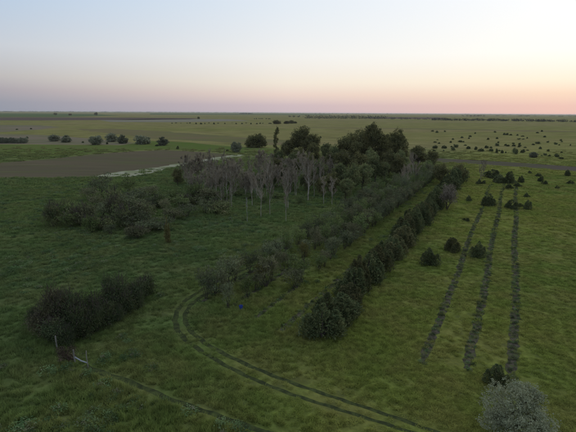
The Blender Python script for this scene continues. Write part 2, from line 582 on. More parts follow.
def build_olive(seed, mat, h=5.6, w=5.4, nl=40, clumps=30, leaves=17, L=.16, W=.09, rr=.165, sig=.12, skirt=0):
    r = np.random.default_rng(seed)
    lobes = []
    i = 0
    while len(lobes) < nl:
        d = rdirs(r, 1)[0]
        if d[2] < -.75:
            continue
        q = r.uniform(.70, .92) if len(lobes) % 4 else r.uniform(.3, .6)
        c = np.array((d[0] * w * .5 * q, d[1] * w * .5 * q, h * .53 + d[2] * h * .44 * q))
        k_ = w * r.uniform(rr * .75, rr * 1.2)
        lobes.append((c, (k_, k_, k_ * .95)))
    for i in range(skirt):
        a_ = 2 * math.pi * (i + r.uniform(-.3, .3)) / skirt
        lobes.append((np.array((math.cos(a_) * w * .27, math.sin(a_) * w * .27, h * r.uniform(.14, .24))), (w * .2, w * .2, h * .16)))
    C, O = clump_points(r, lobes, clumps, leaves, sig * w / 5.4, .25)
    V, P = cards(r, C, O * .7 + rdirs(r, len(C)), L, W)
    tr = [(bent(r, (0, 0, -.2), (0.1, 0, h * .3), .05, 4), [.16, .14, .12, .11])]
    for c, _ in lobes[::2]:
        tr.append((bent(r, (0.1, 0, h * .26), c, .12, 4), [.08, .06, .04, .015]))
    return Proto(h, w, [('trunk', mesh('olive_trunk', *tubes(tr, 5), M_BARK)), ('crown', mesh('olive_crown', V, P, mat))])


def build_spire(seed, h=14.0, w=5.0):
    """thin half-bare upright tree with tufts of leaves up a crooked stem"""
    r = np.random.default_rng(seed)
    stem = bent(r, (0, 0, -.2), (.6, 0, h * .97), .22, 8)
    tr = [(stem, list(np.linspace(.24, .05, 8)))]
    lobes = []
    for i in range(26):
        f = .12 + .86 * i / 25
        p = stem[min(7, int(f * 7))] * (1 - (f * 7) % 1) + stem[min(7, int(f * 7) + 1)] * ((f * 7) % 1)
        a = r.uniform(0, 6.28)
        e = p + np.array((math.cos(a), math.sin(a), .45)) * w * .40 * (1.15 - f * .8) * r.uniform(.35, 1)
        tr.append((bent(r, p, e, .1, 3), [.07, .05, .02]))
        q = r.uniform(.35, .85) * (1.2 - .4 * f)
        lobes.append((e, (q, q, q * 1.1)))
    C, O = clump_points(r, lobes, 9, 16, .25)
    V, P = cards(r, C, O + rdirs(r, len(C)), .5, .3)
    return Proto(h, w, [('trunk', mesh('spire_trunk', *tubes(tr, 5), M_BARK)), ('crown', mesh('spire_crown', V, P, M_ELM))])


def put(proto, name, x, y, h, w, label, cat, group=None, rot=None):
    """one plant: an Empty at its foot with its own trunk and crown objects"""
    o = bpy.data.objects.new(name, None)
    o.empty_display_size = .3
    col.objects.link(o)
    o.location = (x, y, 0)
    o.rotation_euler = (0, 0, rnd.uniform(0, 6.28) if rot is None else rot)
    sw = w / proto.W0
    o.scale = (sw * rnd.uniform(.94, 1.06), sw * rnd.uniform(.94, 1.06), h / proto.H0)
    o['label'] = label
    o['category'] = cat
    if group:
        o['group'] = group
    for nm, me in proto.parts:
        c = bpy.data.objects.new(nm, me)
        c.parent = o
        col.objects.link(c)
    return o


def put_px(proto, name, px, py, wpx, ptop, label, cat, group=None, rot=None):
    x, y = g(px, py)
    return put(proto, name, x, y, height_of(px, py, ptop), wpx * depth(x, y) / F, label, cat, group, rot)


_ONES = ['', 'first', 'second', 'third', 'fourth', 'fifth', 'sixth', 'seventh', 'eighth', 'ninth', 'tenth', 'eleventh', 'twelfth', 'thirteenth',
         'fourteenth', 'fifteenth', 'sixteenth', 'seventeenth', 'eighteenth', 'nineteenth']
_TENS = ['', '', 'twenty', 'thirty', 'forty', 'fifty', 'sixty', 'seventy', 'eighty', 'ninety']


def nth(i):
    if i < 20:
        return _ONES[i]
    t, o = divmod(i, 10)
    return _TENS[t][:-1] + 'ieth' if o == 0 else _TENS[t] + '-' + _ONES[o]


def simple(name, me, label=None, cat=None, kind=None, group=None, loc=(0, 0, 0), parent=None):
    o = bpy.data.objects.new(name, me)
    col.objects.link(o)
    o.location = loc
    if parent is not None:
        o.parent = parent
    for a, b in (('label', label), ('category', cat), ('kind', kind), ('group', group)):
        if b:
            o[a] = b
    return o


# ------------------------------------------------------------------ the plain and its fields
rings = [0.0, 20, 40, 80, 160, 320, 640, 1300, 2600, 5200, 10000, 20000, 40000]
gv = [(0, 0, 0)]
gp = []
SEG = 48
for i, rr in enumerate(rings[1:]):
    for j in range(SEG):
        a = 2 * math.pi * j / SEG
        gv.append((math.cos(a) * rr, math.sin(a) * rr, 0))
me = bpy.data.meshes.new('ground')
fc = [(0, 1 + j, 1 + (j + 1) % SEG) for j in range(SEG)]
for i in range(len(rings) - 2):
    for j in range(SEG):
        a, b = 1 + i * SEG + j, 1 + i * SEG + (j + 1) % SEG
        fc.append((a, a + SEG, b + SEG, b))
me.from_pydata(gv, [], fc)
me.materials.append(M_GROUND)
simple('ground', me, 'green prairie grassland reaching flat to the horizon', None, 'structure')


def rough_outline(pts, jit, step):
    out_ = []
    r = np.random.default_rng(int(abs(pts[0][0]) * 7) % 1000)
    for (a, b) in zip(pts, pts[1:] + pts[:1]):
        a = np.array(a)
        b = np.array(b)
        L = np.linalg.norm(b - a)
        n = max(1, min(60, int(L / step)))
        for i in range(n):
            p = a + (b - a) * i / n
            if i:
                p = p + r.normal(size=2) * jit
            out_.append((float(p[0]), float(p[1])))
    return out_


POLYS = {}


def sheet(name, px_pts, z, mat, label, jit=0.6, step=6.0):
    pts = rough_outline([g(*p) for p in px_pts], jit, step)
    POLYS.setdefault(name, []).append(np.array(pts))
    m_ = bpy.data.meshes.new(name)
    m_.from_pydata([(x, y, z) for x, y in pts], [], [list(range(len(pts)))])
    m_.update()
    if m_.polygons[0].normal.z < 0:
        m_.flip_normals()
    m_.materials.append(mat)
    return simple(name, m_, label, None, 'structure')


PLOUGH = [(-40, 168), (0, 163), (50, 159), (90, 154.7), (130, 151.6), (165, 150), (200, 152), (225, 154), (232, 155.4), (215, 159.5), (190, 163.6),
          (160, 168), (120, 174), (92, 177.3), (50, 178), (0, 178.5), (-40, 179)]
SALT = [(88, 178), (110, 173.2), (125, 170.8), (144, 169.2), (165, 166), (190, 162), (215, 157.6), (232, 154.9), (246, 154.4), (240, 156.6), (215, 160.4),
        (190, 164.6), (168, 168.5), (150, 173.5), (130, 176.8), (110, 177.9)]
ROAD = [(424, 157.6), (460, 159.5), (500, 161.5), (540, 164.3), (600, 168.5), (600, 173), (560, 170.2), (520, 167), (480, 164.3), (450, 162.6), (424, 161.5)]
sheet('ploughed_field', PLOUGH, .02, M_PLOUGH, 'dark brown ploughed field beyond the rough pasture', .7)
sheet('salt_flat', SALT, .03, M_SALT, 'pale salty strip along the edge of the ploughed field', .9, 3)
sheet('dirt_road', ROAD, .02, M_DIRT, 'brown dirt track crossing the meadow behind the tree rows', .5)
sheet('bright_pasture', [(-30, 160), (-30, 144.5), (60, 145), (120, 145.5), (150, 141), (190, 142.5), (240, 147.5), (300, 150), (300, 153.5), (240, 153.2), (200, 151), (165, 149.2), (130, 150.8), (60, 156.5)],
      .015, M_BRIGHT, 'bright green pasture strip beyond the ploughed field', 2.0, 15)
sheet('tan_strip', [(-30, 133.5), (20, 134.5), (60, 136), (100, 139.5), (150, 143.5), (120, 145), (60, 144.6), (-30, 144)], .012, M_TAN, 'tan dry grass strip with grey bushes', 3.0, 20)
sheet('tan_strip', [(-30, 124.8), (40, 125.2), (60, 127), (40, 129.5), (0, 132), (-30, 132)], .012, M_TAN, 'tan dry grass patch beyond the bush row', 3.0, 30)
sheet('marsh_strip', [(80, 129), (110, 128.6), (160, 131), (200, 134.2), (250, 138), (300, 141), (300, 146), (250, 143.5), (190, 140.5), (150, 138.5), (115, 133.5), (80, 130)],
      .016, M_MARSH, 'dull brown marsh strip across the left plain', 4.0, 8)
sheet('far_field', [(-60, 117.2), (60, 117.4), (130, 117.6), (200, 118.2), (190, 119.3), (110, 120), (40, 120.4), (-60, 120.2)], .06, M_RED, 'reddish brown bare field far off', 4, 80)
sheet('far_field', [(-60, 112.9), (90, 113.8), (120, 115.5), (60, 117.0), (-60, 117.0)], .06, M_FARGREEN, 'dark green crop field far off', 6, 200)
sheet('far_field', [(100, 120.3), (150, 118.9), (230, 119.2), (250, 121.0), (170, 122.3), (110, 122)], .06, M_PALE, 'pale stubble field far off', 4, 80)
sheet('far_field', [(365, 117.0), (440, 117.4), (450, 119.0), (370, 118.6)], .06, M_RED, 'reddish bare field beside the far tree line', 4, 80)
sheet('far_field', [(150, 113.2), (330, 114), (330, 115.2), (150, 114.6)], .06, M_FARGREEN, 'thin dark green crop field on the horizon', 8, 300)
sheet('farm_trail', [(300, 127.2), (420, 128.4), (600, 131.8), (600, 132.7), (420, 129.2), (300, 127.8)], .03, M_MARSH, 'faint brown trail across the far meadow', 1.0, 30)


def poly_mask(x, y, poly):
    inside = np.zeros(len(x), bool)
    px_, py_ = poly[:, 0], poly[:, 1]
    j = len(poly) - 1
    for i in range(len(poly)):
        c = ((py_[i] > y) != (py_[j] > y)) & (x < (px_[j] - px_[i]) * (y - py_[i]) / (py_[j] - py_[i] + 1e-12) + px_[i])
        inside ^= c
        j = i
    return inside


def seg_dist(x, y, pts):
    best = np.full(len(x), 1e9)
    for (a, b) in zip(pts[:-1], pts[1:]):
        ax, ay = a
        dx, dy = b[0] - ax, b[1] - ay
        t = np.clip(((x - ax) * dx + (y - ay) * dy) / (dx * dx + dy * dy + 1e-9), 0, 1)
        best = np.minimum(best, np.hypot(x - ax - t * dx, y - ay - t * dy))
    return best


def smooth_line(pts, n=8):
    P = [np.array(pts[0])] + [np.array(p) for p in pts] + [np.array(pts[-1])]
    o = []
    for i in range(1, len(P) - 2):
        for j in range(n):
            t = j / n
            o.append(.5 * (2 * P[i] + (P[i + 1] - P[i - 1]) * t + (2 * P[i - 1] - 5 * P[i] + 4 * P[i + 1] - P[i + 2]) * t * t + (3 * P[i] - P[i - 1] - 3 * P[i + 1] + P[i + 2]) * t ** 3))
    o.append(P[-2])
    return np.array(o)


# wheel ruts: two bare lines pressed into the grass
RUT_A = smooth_line([g(*p) for p in [(262, 262), (225, 278), (200, 291), (183, 303), (176, 315), (176, 325), (183, 337), (200, 350), (225, 365), (250, 377.5), (275, 388), (300, 397), (330, 406.5), (360, 416), (395, 427), (440, 441)]])
RUT_B = smooth_line([g(*p) for p in [(266, 265), (232, 280), (210, 292), (195, 301), (186.5, 312), (186, 322), (193, 333), (210, 346), (235, 359), (262, 371), (290, 382), (320, 392.5), (350, 402.5), (385, 414), (425, 428), (450, 437)]])
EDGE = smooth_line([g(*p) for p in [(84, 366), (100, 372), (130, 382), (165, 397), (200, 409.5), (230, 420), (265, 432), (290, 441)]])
MOW = smooth_line([g(*p) for p in [(540, 235), (545, 260), (551, 290), (560, 325), (570, 350), (582, 375)]])



def ribbon(name, line, half, label, z=.006, seed=0, mat=None):
    r = np.random.default_rng(seed)
    V, P = [], []
    for i, p in enumerate(line):
        d = line[min(i + 1, len(line) - 1)] - line[max(i - 1, 0)]
        d = d / (np.linalg.norm(d) + 1e-9)
        nrm = np.array((-d[1], d[0]))
        for sg in (-1, 1):
            q = p + nrm * sg * half * min(1.0, .62 + .38 * (p[1] - 36) / 14 if p[1] > 36 else .62) * (1 + .22 * math.sin(i * .9 + seed * 2 + sg) + r.uniform(-.08, .08))
            V.append((q[0], q[1], z))
        if i:
            a_ = 2 * i - 2
            P.append((a_, a_ + 1, a_ + 3, a_ + 2))
    return simple(name, mesh(name, V, P, mat or M_RUT), label, None, 'structure')


ribbon('wheel_rut', RUT_A, .34, 'outer wheel rut of the curved track', .006, 1)
ribbon('wheel_rut', RUT_B, .34, 'inner wheel rut of the curved track', .007, 2)
ribbon('mown_edge_shade', EDGE, .45, 'dark thatch strip with painted-in shade along the uncut grass at the lower left', .005, 3)  # dark strip colour stands in for the shade beside the taller uncut grass

# ------------------------------------------------------------------ weed-barrier strips of the planted rows
STRIPS = []


def strip(px0, s_far_px, width, label, px300):
    s0, _ = st(*px0)
    s1, _ = st(*s_far_px)
    _, t = st(px300, 300)
    r = np.random.default_rng(int(px300))
    n = int((s1 - s0) / 0.6)
    V = []
    for i in range(n + 1):
        s = s0 + (s1 - s0) * i / n
        fade = min(1.0, .25 + (i + r.uniform(0, 3)) / 7)
        wl_ = width / 2 * r.uniform(.55, 1.05) * fade
        wr_ = width / 2 * r.uniform(.55, 1.05) * fade
        off = .16 * math.sin(s * .11) + r.normal() * .03
        for q in (-wl_, -wl_ * .35, wr_ * .35, wr_):
            x, y = xy(s, t + off + q)
            V.append((x, y, .012 + (r.uniform(.0, .05) if abs(q) < width * .3 else 0)))
    P = []
    for i in range(n):
        for j in range(3):
            a = i * 4 + j
            P.append((a, a + 1, a + 5, a + 4))
    STRIPS.append((s0, s1, t, width))
    return simple('weed_barrier_strip', mesh('weed_barrier_strip', V, P, M_FABRIC), label, 'ground fabric', None, 'weed barrier strips along planted rows')


strip((423, 364), (486, 182), 1.2, 'dark weed fabric strip with two round bushes beside it, ending nearest the juniper row', 447)
strip((467, 369), (498, 181), 1.25, 'dark weed fabric strip running between two others in the yellow-green meadow', 481.5)
strip((514, 384), (516, 181), 1.35, 'dark weed fabric strip ending just behind the silvery round tree', 514.5)
strip((287, 333), (352, 266), 1.15, 'grey weed fabric strip showing close along the juniper row', 316)
strip((246, 316), (300, 284), .8, 'short faint fabric strip under the shrub row beside the grey one', 280)

strip((238, 312), (292, 268), .85, 'faint fabric strip under the middle shrub row ending by the blue bucket', 243)
strip((202, 302), (262, 268), .8, 'faint fabric strip under the outermost shrub row by the wheel track bend', 206)

# ------------------------------------------------------------------ prototypes
JUN = [build_juniper(20 + i, 4200, .40, .13, M_JUNIPER_BROWN if i in (1, 4) else M_JUNIPER) for i in range(6)]
JUNF = [build_juniper(40 + i, 520, .95, .5, M_JUNIPER) for i in range(4)]
JUNM = [build_juniper(50 + i, 1500, .6, .26, M_JUNIPER, 4.0, 4.2) for i in range(3)]
SH = [build_shrub(60 + i, m) for i, m in enumerate((M_SHRUB, M_BLUESHRUB, M_MAUVESHRUB, M_SHRUB, M_BLUESHRUB, M_MAUVESHRUB))]
SHG = build_shrub(71, M_GOLDSHRUB)
BR = [build_shrub(80 + i, m, 2.6, 5.0, 11, 14, 15, .3, .2, .1, 8, 150) for i, m in enumerate((M_SHRUB, M_ASH, M_SHRUB, M_MAUVESHRUB))]
BRN = [build_shrub(90 + i, m, 2.8, 4.4, 13, 17, 17, .22, .13, .05, 10, 160, sig=.26) for i, m in enumerate((M_THICKET, M_BROWNSHRUB, M_THICKET))]
LOW = [build_shrub(95 + i, M_JUNIPER, 2.4, 4.4, 6, 9, 10, .7, .45, .05, 5, 30, sig=.25) for i in range(3)]
BIG = [build_tree(100 + i, M_ELM) for i in range(4)]
MIDT = [build_tree(110 + i, m, 8.0, 6.5, 11, 24, 18, .42, .28, .32, .12) for i, m in enumerate((M_ASH, M_ELM, M_ASH))]
DEAD = [build_dead(120 + i, 10.0, 6.0, 900, None, .07) for i in range(5)]
DEADT = [build_dead(130 + i, 8.0, 9.0, 2300, None, .055, .10) for i in range(6)]
SNAG = build_dead(140, 9.0, 3.5, 40, M_SNAG, .05, .55)
OLIVE = build_olive(150, M_OLIVE)
DOME = [build_olive(190 + i, M_ELM, 7.0, 6.5, 20, 16, 14, .5, .32, .19, .3, 8) for i in range(2)]
GREY = [build_olive(160 + i, M_GREYBUSH, 5.0, 5.2, 22, 13, 13, .5, .32, .24, .26, 8) for i in range(3)]
SPIRE = build_spire(170)
RUST = build_juniper(180, 700, .4, .16, M_RUST, 4.0, 1.6)

# ------------------------------------------------------------------ juniper row along the right of the belt
s_a, _ = st(322, 338)
s_b, _ = st(468, 178)
_, t_j = st(352, 300)
s = s_a
i = 0
while s < s_b:
    i += 1
    f = (s - s_a) / (s_b - s_a)
    h = rnd.uniform(3.3, 5.9) + 1.0 * f
    w = rnd.uniform(4.2, 6.2) + .6 * f
    x, y = xy(s, t_j + rnd.uniform(-.45, .45))
    pr = JUN[rnd.randrange(6)] if f < .5 else JUNM[rnd.randrange(3)]
    put(pr, 'juniper', x, y, h, w, nth(i) + ' dark juniper from the near end of the long dense row', 'juniper', 'junipers of the long dense row')
    s += w * rnd.uniform(.36, .66)
N_JUN = i

# ------------------------------------------------------------------ shrub rows in the middle of the belt
ROWS = (
    (280, (272, 304), (432, 178), 'row beside the grassy alley', ((0, .10, .3), (.10, .22, .65), (.22, 1, .97)), 1.6),
    (243, (236, 310), (420, 172), 'middle row of the belt', ((0, .12, .75), (.12, .3, .75), (.3, 1, .92)), 1.7),
    (206, (208, 299), (396, 178), 'outer row by the pasture', ((0, .25, .6), (.25, .35, .5), (.35, .85, .9), (.85, 1, .4)), 1.5),
)
for px300, a, b, words, probs, base_h in ROWS:
    _, t_r = st(px300, 300)
    sa, sb = st(*a)[0], st(*b)[0]
    s = sa
    n = 0
    while s < sb:
        f = (s - sa) / (sb - sa)
        p = next(q for lo, hi, q in probs if lo <= f <= hi + 1e-6)
        if rnd.random() < p:
            n += 1
            h = base_h + rnd.uniform(1.0, 3.6) + 1.2 * f
            w = rnd.uniform(2.2, 3.8) + .8 * f
            pr = SH[rnd.randrange(6)]
            kind = 'leafy' if pr in (SH[0], SH[3]) else ('bluish' if pr in (SH[1], SH[4]) else 'twiggy mauve')
            x, y = xy(s, t_r + rnd.uniform(-.4, .4))
            put(pr, 'shrub', x, y, h, w, '%s shrub from the near end of the %s' % (nth(n) + ' ' + kind, words), 'shrub', 'shrubs of the ' + words)
        s += rnd.uniform(1.6, 2.8)
put_px(SHG, 'shrub', 262, 287, 22, 262, 'yellowish green open shrub standing out at the near end of the belt', 'shrub')
put_px(SHG, 'shrub', 303, 262, 14, 241, 'small golden topped shrub on the outer edge of the belt', 'shrub')
put_px(SH[2], 'shrub', 222, 294, 15, 270, 'thin twiggy shrub nearest the bend of the wheel tracks', 'shrub')
put_px(build_shrub(76, leaf_mat('blossom_mat', (0.205, 0.175, 0.135), (0.25, 0.215, 0.17), (0.16, 0.155, 0.09), 0.6, 0.2), 3.6, 3.4, 9, 16, 15), 'shrub', 447, 210, 18, 184, 'pale mauve flowering shrub bulging from the juniper row', 'shrub')

# ------------------------------------------------------------------ tall trees in the middle distance
big = [
    (303, 160, 27, 126, BIG[0], 'lone round-headed dark tree left of the tall grove'),
    (350, 172, 30, 133, BIG[1], 'leftmost tree of the tall grove, sloping shoulder'),
    (374, 172, 33, 123.5, BIG[2], 'tallest tree of the grove with broken leafy top'),
    (395, 170, 24, 129, BIG[3], 'rightmost round tree of the tall grove'),
    (362, 170, 22, 129, BIG[1], 'tall tree between the shoulder tree and the tallest of the grove'),
]
for px, py, wpx, top, pr, lab in big:
    put_px(pr, 'tree', px, py, wpx, top, lab, 'tree', 'tall trees of the grove' if 'grove' in lab and 'lone' not in lab else None)
mid = [
    (418, 166, 20, 145.5, MIDT[1], 'dark bushy tree just right of the tall grove'),
    (430, 168, 14, 150, MIDT[1], 'smaller dark tree right of the bushy tree by the grove'),
    (441, 184, 17, 163, MIDT[1], 'dark pointed tree at the far end of the shrub rows'),
    (459, 184, 17, 164, MIDT[1], 'dark round tree closing the far end of the juniper row'),
    (288, 160, 15, 140, MIDT[1], 'dark bushy tree between the thin spire and the lone round tree'),
    (280, 172, 12, 150, MIDT[0], 'low green tree at the foot of the thin spire'),
    (295, 176, 16, 152, MIDT[0], 'green tree below the lone round tree'),
    (312, 178, 15, 153, MIDT[1], 'dark green tree behind the pale dead trunks'),
    (340, 190, 18, 163, MIDT[0], 'olive green tree before the grove, leftmost of four'),
    (352, 194, 19, 164, MIDT[2], 'olive green tree before the grove, second of four'),
    (363, 191, 17, 163, MIDT[0], 'olive green tree before the grove, third of four'),
    (374, 183, 16, 157, MIDT[2], 'olive green tree before the grove, rightmost of four'),
    (388, 176, 16, 150, MIDT[1], 'dark low tree tucked under the round grove tree'),
    (330, 178, 14, 152, MIDT[1], 'dark tree left of the grove among bare crowns'),
    (178, 186, 12, 168, MIDT[1], 'small dark tree at the edge of the salt strip'),
    (272, 188, 10, 172, MIDT[0], 'small green tree inside the bare stand'),
]
fill = [(268, 182, 13, 160), (284, 186, 14, 164), (299, 170, 14, 147), (318, 186, 15, 160), (326, 168, 15, 143), (334, 172, 16, 145), (342, 180, 16, 150), (346, 200, 15, 178), (322, 197, 12, 176),
        (358, 182, 17, 152), (368, 176, 16, 148), (381, 172, 18, 145), (396, 178, 14, 155), (333, 196, 14, 172), (306, 192, 11, 173), (384, 182, 12, 162), (400, 176, 15, 150), (312, 165, 16, 143), (276, 176, 12, 158)]
for i, (px, py, wpx, top) in enumerate(sorted(fill)):
    put_px(MIDT[(0, 1, 2, 1)[i % 4]], 'tree', px, py, wpx * 1.1, top, nth(i + 1) + ' medium tree from the left in the wood around the tall grove', 'tree', 'medium trees around the tall grove')
for px, py, wpx, top, pr, lab in mid:
    put_px(pr, 'tree', px, py, wpx, top, lab, 'tree')
put_px(SPIRE, 'tree', 276, 166, 9, 127, 'thin half-bare spire of a tree left of the grove', 'tree', rot=0.4)
put_px(DEADT[0], 'bare_tree', 412, 184, 20, 157, 'grey bare tree at the right foot of the grove', 'tree')
put_px(DEADT[1], 'bare_tree', 404, 190, 15, 168, 'small grey bare tree below the one at the grove foot', 'tree')
put_px(DEADT[3], 'bare_tree', 480, 183, 10, 163, 'pale grey bare tree left of the dark bushes ending the fabric strips', 'tree')

# ------------------------------------------------------------------ dead and bare trees
dead = [(232, 207, 13, 170), (261, 217, 14, 172), (270, 215, 15, 168), (286, 222, 8, 186), (288, 209, 12, 172), (308, 201, 15, 157),
        (314, 197, 14, 160), (320, 193, 14, 159), (303, 187, 12, 158), (328, 184, 13, 158), (296, 196, 11, 170), (252, 206, 12, 168)]
for _ in range(16):
    px = rnd.uniform(202, 334)
    py = rnd.uniform(188, 208)
    dead.append((px, py, rnd.uniform(9, 15), py - rnd.uniform(22, 38)))
dead.sort()
for i, (px, py, wpx, top) in enumerate(dead):
    put_px(DEAD[i % 5], 'dead_tree', px, py, wpx, top, nth(i + 1) + ' dead grey trunk from the left among those standing before the bare stand', 'tree', 'dead trunks before the bare stand')
put_px(SNAG, 'dead_tree', 247.5, 222, 6, 197, 'bleached white snag standing out in the grass before the bare stand', 'tree', rot=0)
bare = []
for i in range(52):
    f = (i + .5) / 52
    px = 184 + 108 * f + rnd.uniform(-3, 3)
    py = rnd.uniform(176, 196) - (3 if px > 255 else 0)
    bare.append((px, py))
for px, py in [(318, 180), (326, 176), (334, 184), (310, 184), (300, 178), (342, 176)]:
    bare.append((px, py))
bare.sort()
for i, (px, py) in enumerate(bare):
    put_px(DEADT[i % 6], 'bare_tree', px, py, rnd.uniform(15, 23), py - rnd.uniform(14, 23), nth(i + 1) + ' bare mauve-grey tree from the left in the leafless stand', 'tree', 'leafless stand beyond the rough pasture')

for i, (px, py, wpx) in enumerate(sorted([(196, 200, 14), (210, 196, 16), (226, 200, 13), (238, 196, 15), (250, 199, 14), (264, 203, 13), (276, 198, 14), (290, 191, 13), (244, 188, 16), (216, 186, 15), (300, 204, 12), (228, 184, 14), (262, 187, 14)])):
    put_px((SH[0], SH[3], BR[0])[i % 3], 'undergrowth_shrub', px, py, wpx, py - rnd.uniform(6, 12), nth(i + 1) + ' green undergrowth bush from the left under the bare trees', 'bush', 'green undergrowth below the bare stand')

# ------------------------------------------------------------------ brush on the rough pasture, left
spots = [(52, 226), (60, 214), (70, 228), (78, 212), (86, 220), (92, 234), (97, 208), (105, 222), (110, 236), (116, 210), (124, 226), (131, 214),
         (138, 236), (140, 206), (147, 222), (153, 211), (160, 232), (166, 204), (172, 219), (180, 208), (186, 218), (194, 203), (203, 212), (212, 204),
         (222, 213), (100, 196), (126, 198), (152, 196), (66, 221), (82, 227), (100, 229), (112, 217), (120, 219), (128, 221), (134, 228), (144, 214), (150, 230), (158, 206),
         (163, 216), (176, 201), (188, 206), (206, 203), (109, 203), (90, 203)]
for i, (px, py) in enumerate(sorted(spots)):
    px += rnd.uniform(-3, 3)
    put_px((SH + BR)[rnd.randrange(10)], 'brush_shrub', px, py + rnd.uniform(-2, 2), rnd.uniform(15, 30), py - rnd.uniform(10, 23), nth(i + 1) + ' low scrubby bush from the left in the brush on the rough pasture', 'bush', 'brush on the rough pasture')
put_px(RUST, 'dead_conifer', 168, 243, 7, 216, 'small yellowish brown dying conifer at the edge of the brush', 'conifer')

# ------------------------------------------------------------------ dark thicket, lower left
th = [(44, 334, 26, 307), (57, 330, 34, 296), (62, 342, 26, 318), (74, 331, 30, 300), (84, 338, 26, 313), (92, 323, 30, 296), (104, 326, 27, 298), (114, 312, 28, 285),
      (124, 314, 26, 288), (134, 303, 26, 280), (146, 296, 22, 276), (36, 326, 18, 310), (52, 340, 14, 322), (70, 345, 15, 328), (98, 332, 14, 314), (119, 321, 14, 305), (139, 308, 13, 292), (66, 318, 22, 290), (110, 305, 16, 281)]
for i, (px, py, wpx, top) in enumerate(sorted(th)):
    pr = BRN[1] if px in (57, 44) else BRN[(0, 2, 0)[i % 3]]
    put_px(pr, 'thicket_shrub', px, py, wpx * rnd.uniform(.85, 1.25), top + rnd.uniform(-7, 5), nth(i + 1) + ' shrub from the left in the dark thicket behind the old fence posts', 'shrub', 'shrubs of the dark thicket')

# ------------------------------------------------------------------ bushes on the meadow at the right
put_px(OLIVE, 'silver_tree', 513, 441, 69, 385, 'silvery grey-green round tree close to the camera at the bottom edge', 'tree', rot=.3)
near = [
    (494.5, 384, 21, 363, 'dark round juniper right behind the silvery tree'),
    (428, 265, 16, 247, 'dark juniper nearest the dense row, lowest of three in the meadow'),
    (452, 251, 14, 237, 'dark juniper on the left side of the left fabric strip'),
    (478, 257, 14, 240.5, 'dark juniper on the right side of the left fabric strip'),
    (466, 221, 7, 217.5, 'low flat dark bush lying left of the left fabric strip'),
    (468, 201.5, 6.5, 195, 'small dark ball bush near the pale flowering shrub'),
    (489, 206, 13.5, 193, 'large dark juniper between the left and middle fabric strips'),
    (511, 208.5, 11, 199, 'dark juniper at the left edge of the right fabric strip'),
    (520, 207, 5, 203, 'tiny dark bush between two junipers on the right fabric strip'),
    (527, 209.5, 8, 199.5, 'upright dark juniper just right of the right fabric strip'),
    (526, 197, 6, 192.5, 'low dark bush above the upright juniper by the right strip'),
    (492, 178, 15, 169, 'wide dark bush in the clump ending the fabric strips, leftmost'),
    (499, 183, 12, 174, 'low dark bush in front of the clump ending the fabric strips'),
    (510, 183.5, 13.5, 171, 'largest dome-shaped bush of the clump ending the fabric strips'),
    (521, 182.5, 6.5, 175.5, 'small upright bush at the right end of the clump'),
    (508, 188.5, 9, 184, 'low dark mat bush just in front of the clump on the middle strip'),
    (517, 186.5, 7.5, 182.5, 'low dark mat bush at the far end of the right strip'),
    (479, 184.5, 5, 178.5, 'small dark bush at the foot of the pale bare tree'),
    (484, 184.5, 4.5, 180, 'tiny dark bush beside the one at the foot of the bare tree'),
    (529, 173.5, 4, 170.5, 'tiny dark bush alone between the clump and the dirt track'),
    (538, 176.5, 6, 173, 'small dark bush at the top of the loose cluster by the track'),
    (541.5, 181.5, 6, 176, 'rounded dark bush in the loose cluster by the track'),
    (545.5, 184.5, 6.5, 180.5, 'low dark bush at the bottom of the loose cluster by the track'),
    (567, 176, 5.5, 169.5, 'upright dark bush near the right edge below the track'),
    (570, 184, 6, 180, 'dark bush below the upright one at the right edge'),
    (557, 188.5, 4, 185.5, 'faint small bush alone below the loose cluster'),
]
for px, py, wpx, top, lab in near:
    big_ = wpx > 12 and py > 200
    put_px((JUN if big_ else JUNM)[rnd.randrange(3)], 'meadow_bush', px, py, wpx * (1.32 if big_ else 1.2), top, lab, 'bush', 'dark bushes on the meadow')

# ------------------------------------------------------------------ scattered bushes far across the track, right
far_r = [(435, 148.5, 5, 145), (444, 148.5, 4, 145), (456, 147.5, 4, 144), (453, 150.3, 4, 147.2), (468, 149, 4, 146), (476, 149.8, 4.5, 146), (481, 151.5, 5, 147.5), (486, 148.2, 4, 145.2),
         (491, 151.3, 4, 148.3), (496.5, 153.2, 3, 148.5), (497, 146, 3.5, 143), (502, 153.3, 3, 149), (508, 146.3, 3.5, 143.8), (513.5, 146.3, 3, 144), (515, 153.2, 5.5, 148), (522.5, 152.8, 5, 149), (519, 147.2, 3, 144.5),
         (533, 145, 4, 143), (537.5, 143.8, 4, 141.5), (540, 149, 3.5, 146.5), (548, 151.3, 3, 149), (557, 157, 4, 154.3), (561, 159, 4.5, 156.5), (545, 137.3, 3, 135.5),
         (507, 135, 3, 132.8), (437, 132.8, 3, 130.6), (432.5, 131.6, 3, 129.8), (435, 142.6, 3, 140.8), (451, 142.8, 3, 140.5), (470, 137, 3, 135), (488, 139.8, 3, 138), (519, 139.6, 3.5, 138), (462, 138, 2.6, 136.2)]
for _ in range(44):
    py = rnd.uniform(131, 157)
    px = rnd.uniform(425, 575)
    if py > 152 + (px - 432) * .045:
        continue
    far_r.append((px, py, rnd.uniform(1.8, 3.2), py - rnd.uniform(1.2, 2.4)))
far_r.sort()
for i, (px, py, wpx, top) in enumerate(far_r):
    put_px((JUNF + LOW)[rnd.randrange(7)], 'far_bush', px, py, wpx * rnd.uniform(.85, 1.35), top + rnd.uniform(-.2, .5), nth(i + 1) + ' small dark bush from the left, scattered on the plain beyond the dirt track', 'bush', 'dark bushes scattered beyond the dirt track')
put_px(GREY[0], 'grey_bush', 533.5, 157.5, 7, 152, 'grey round bush just beyond the dirt track', 'bush')

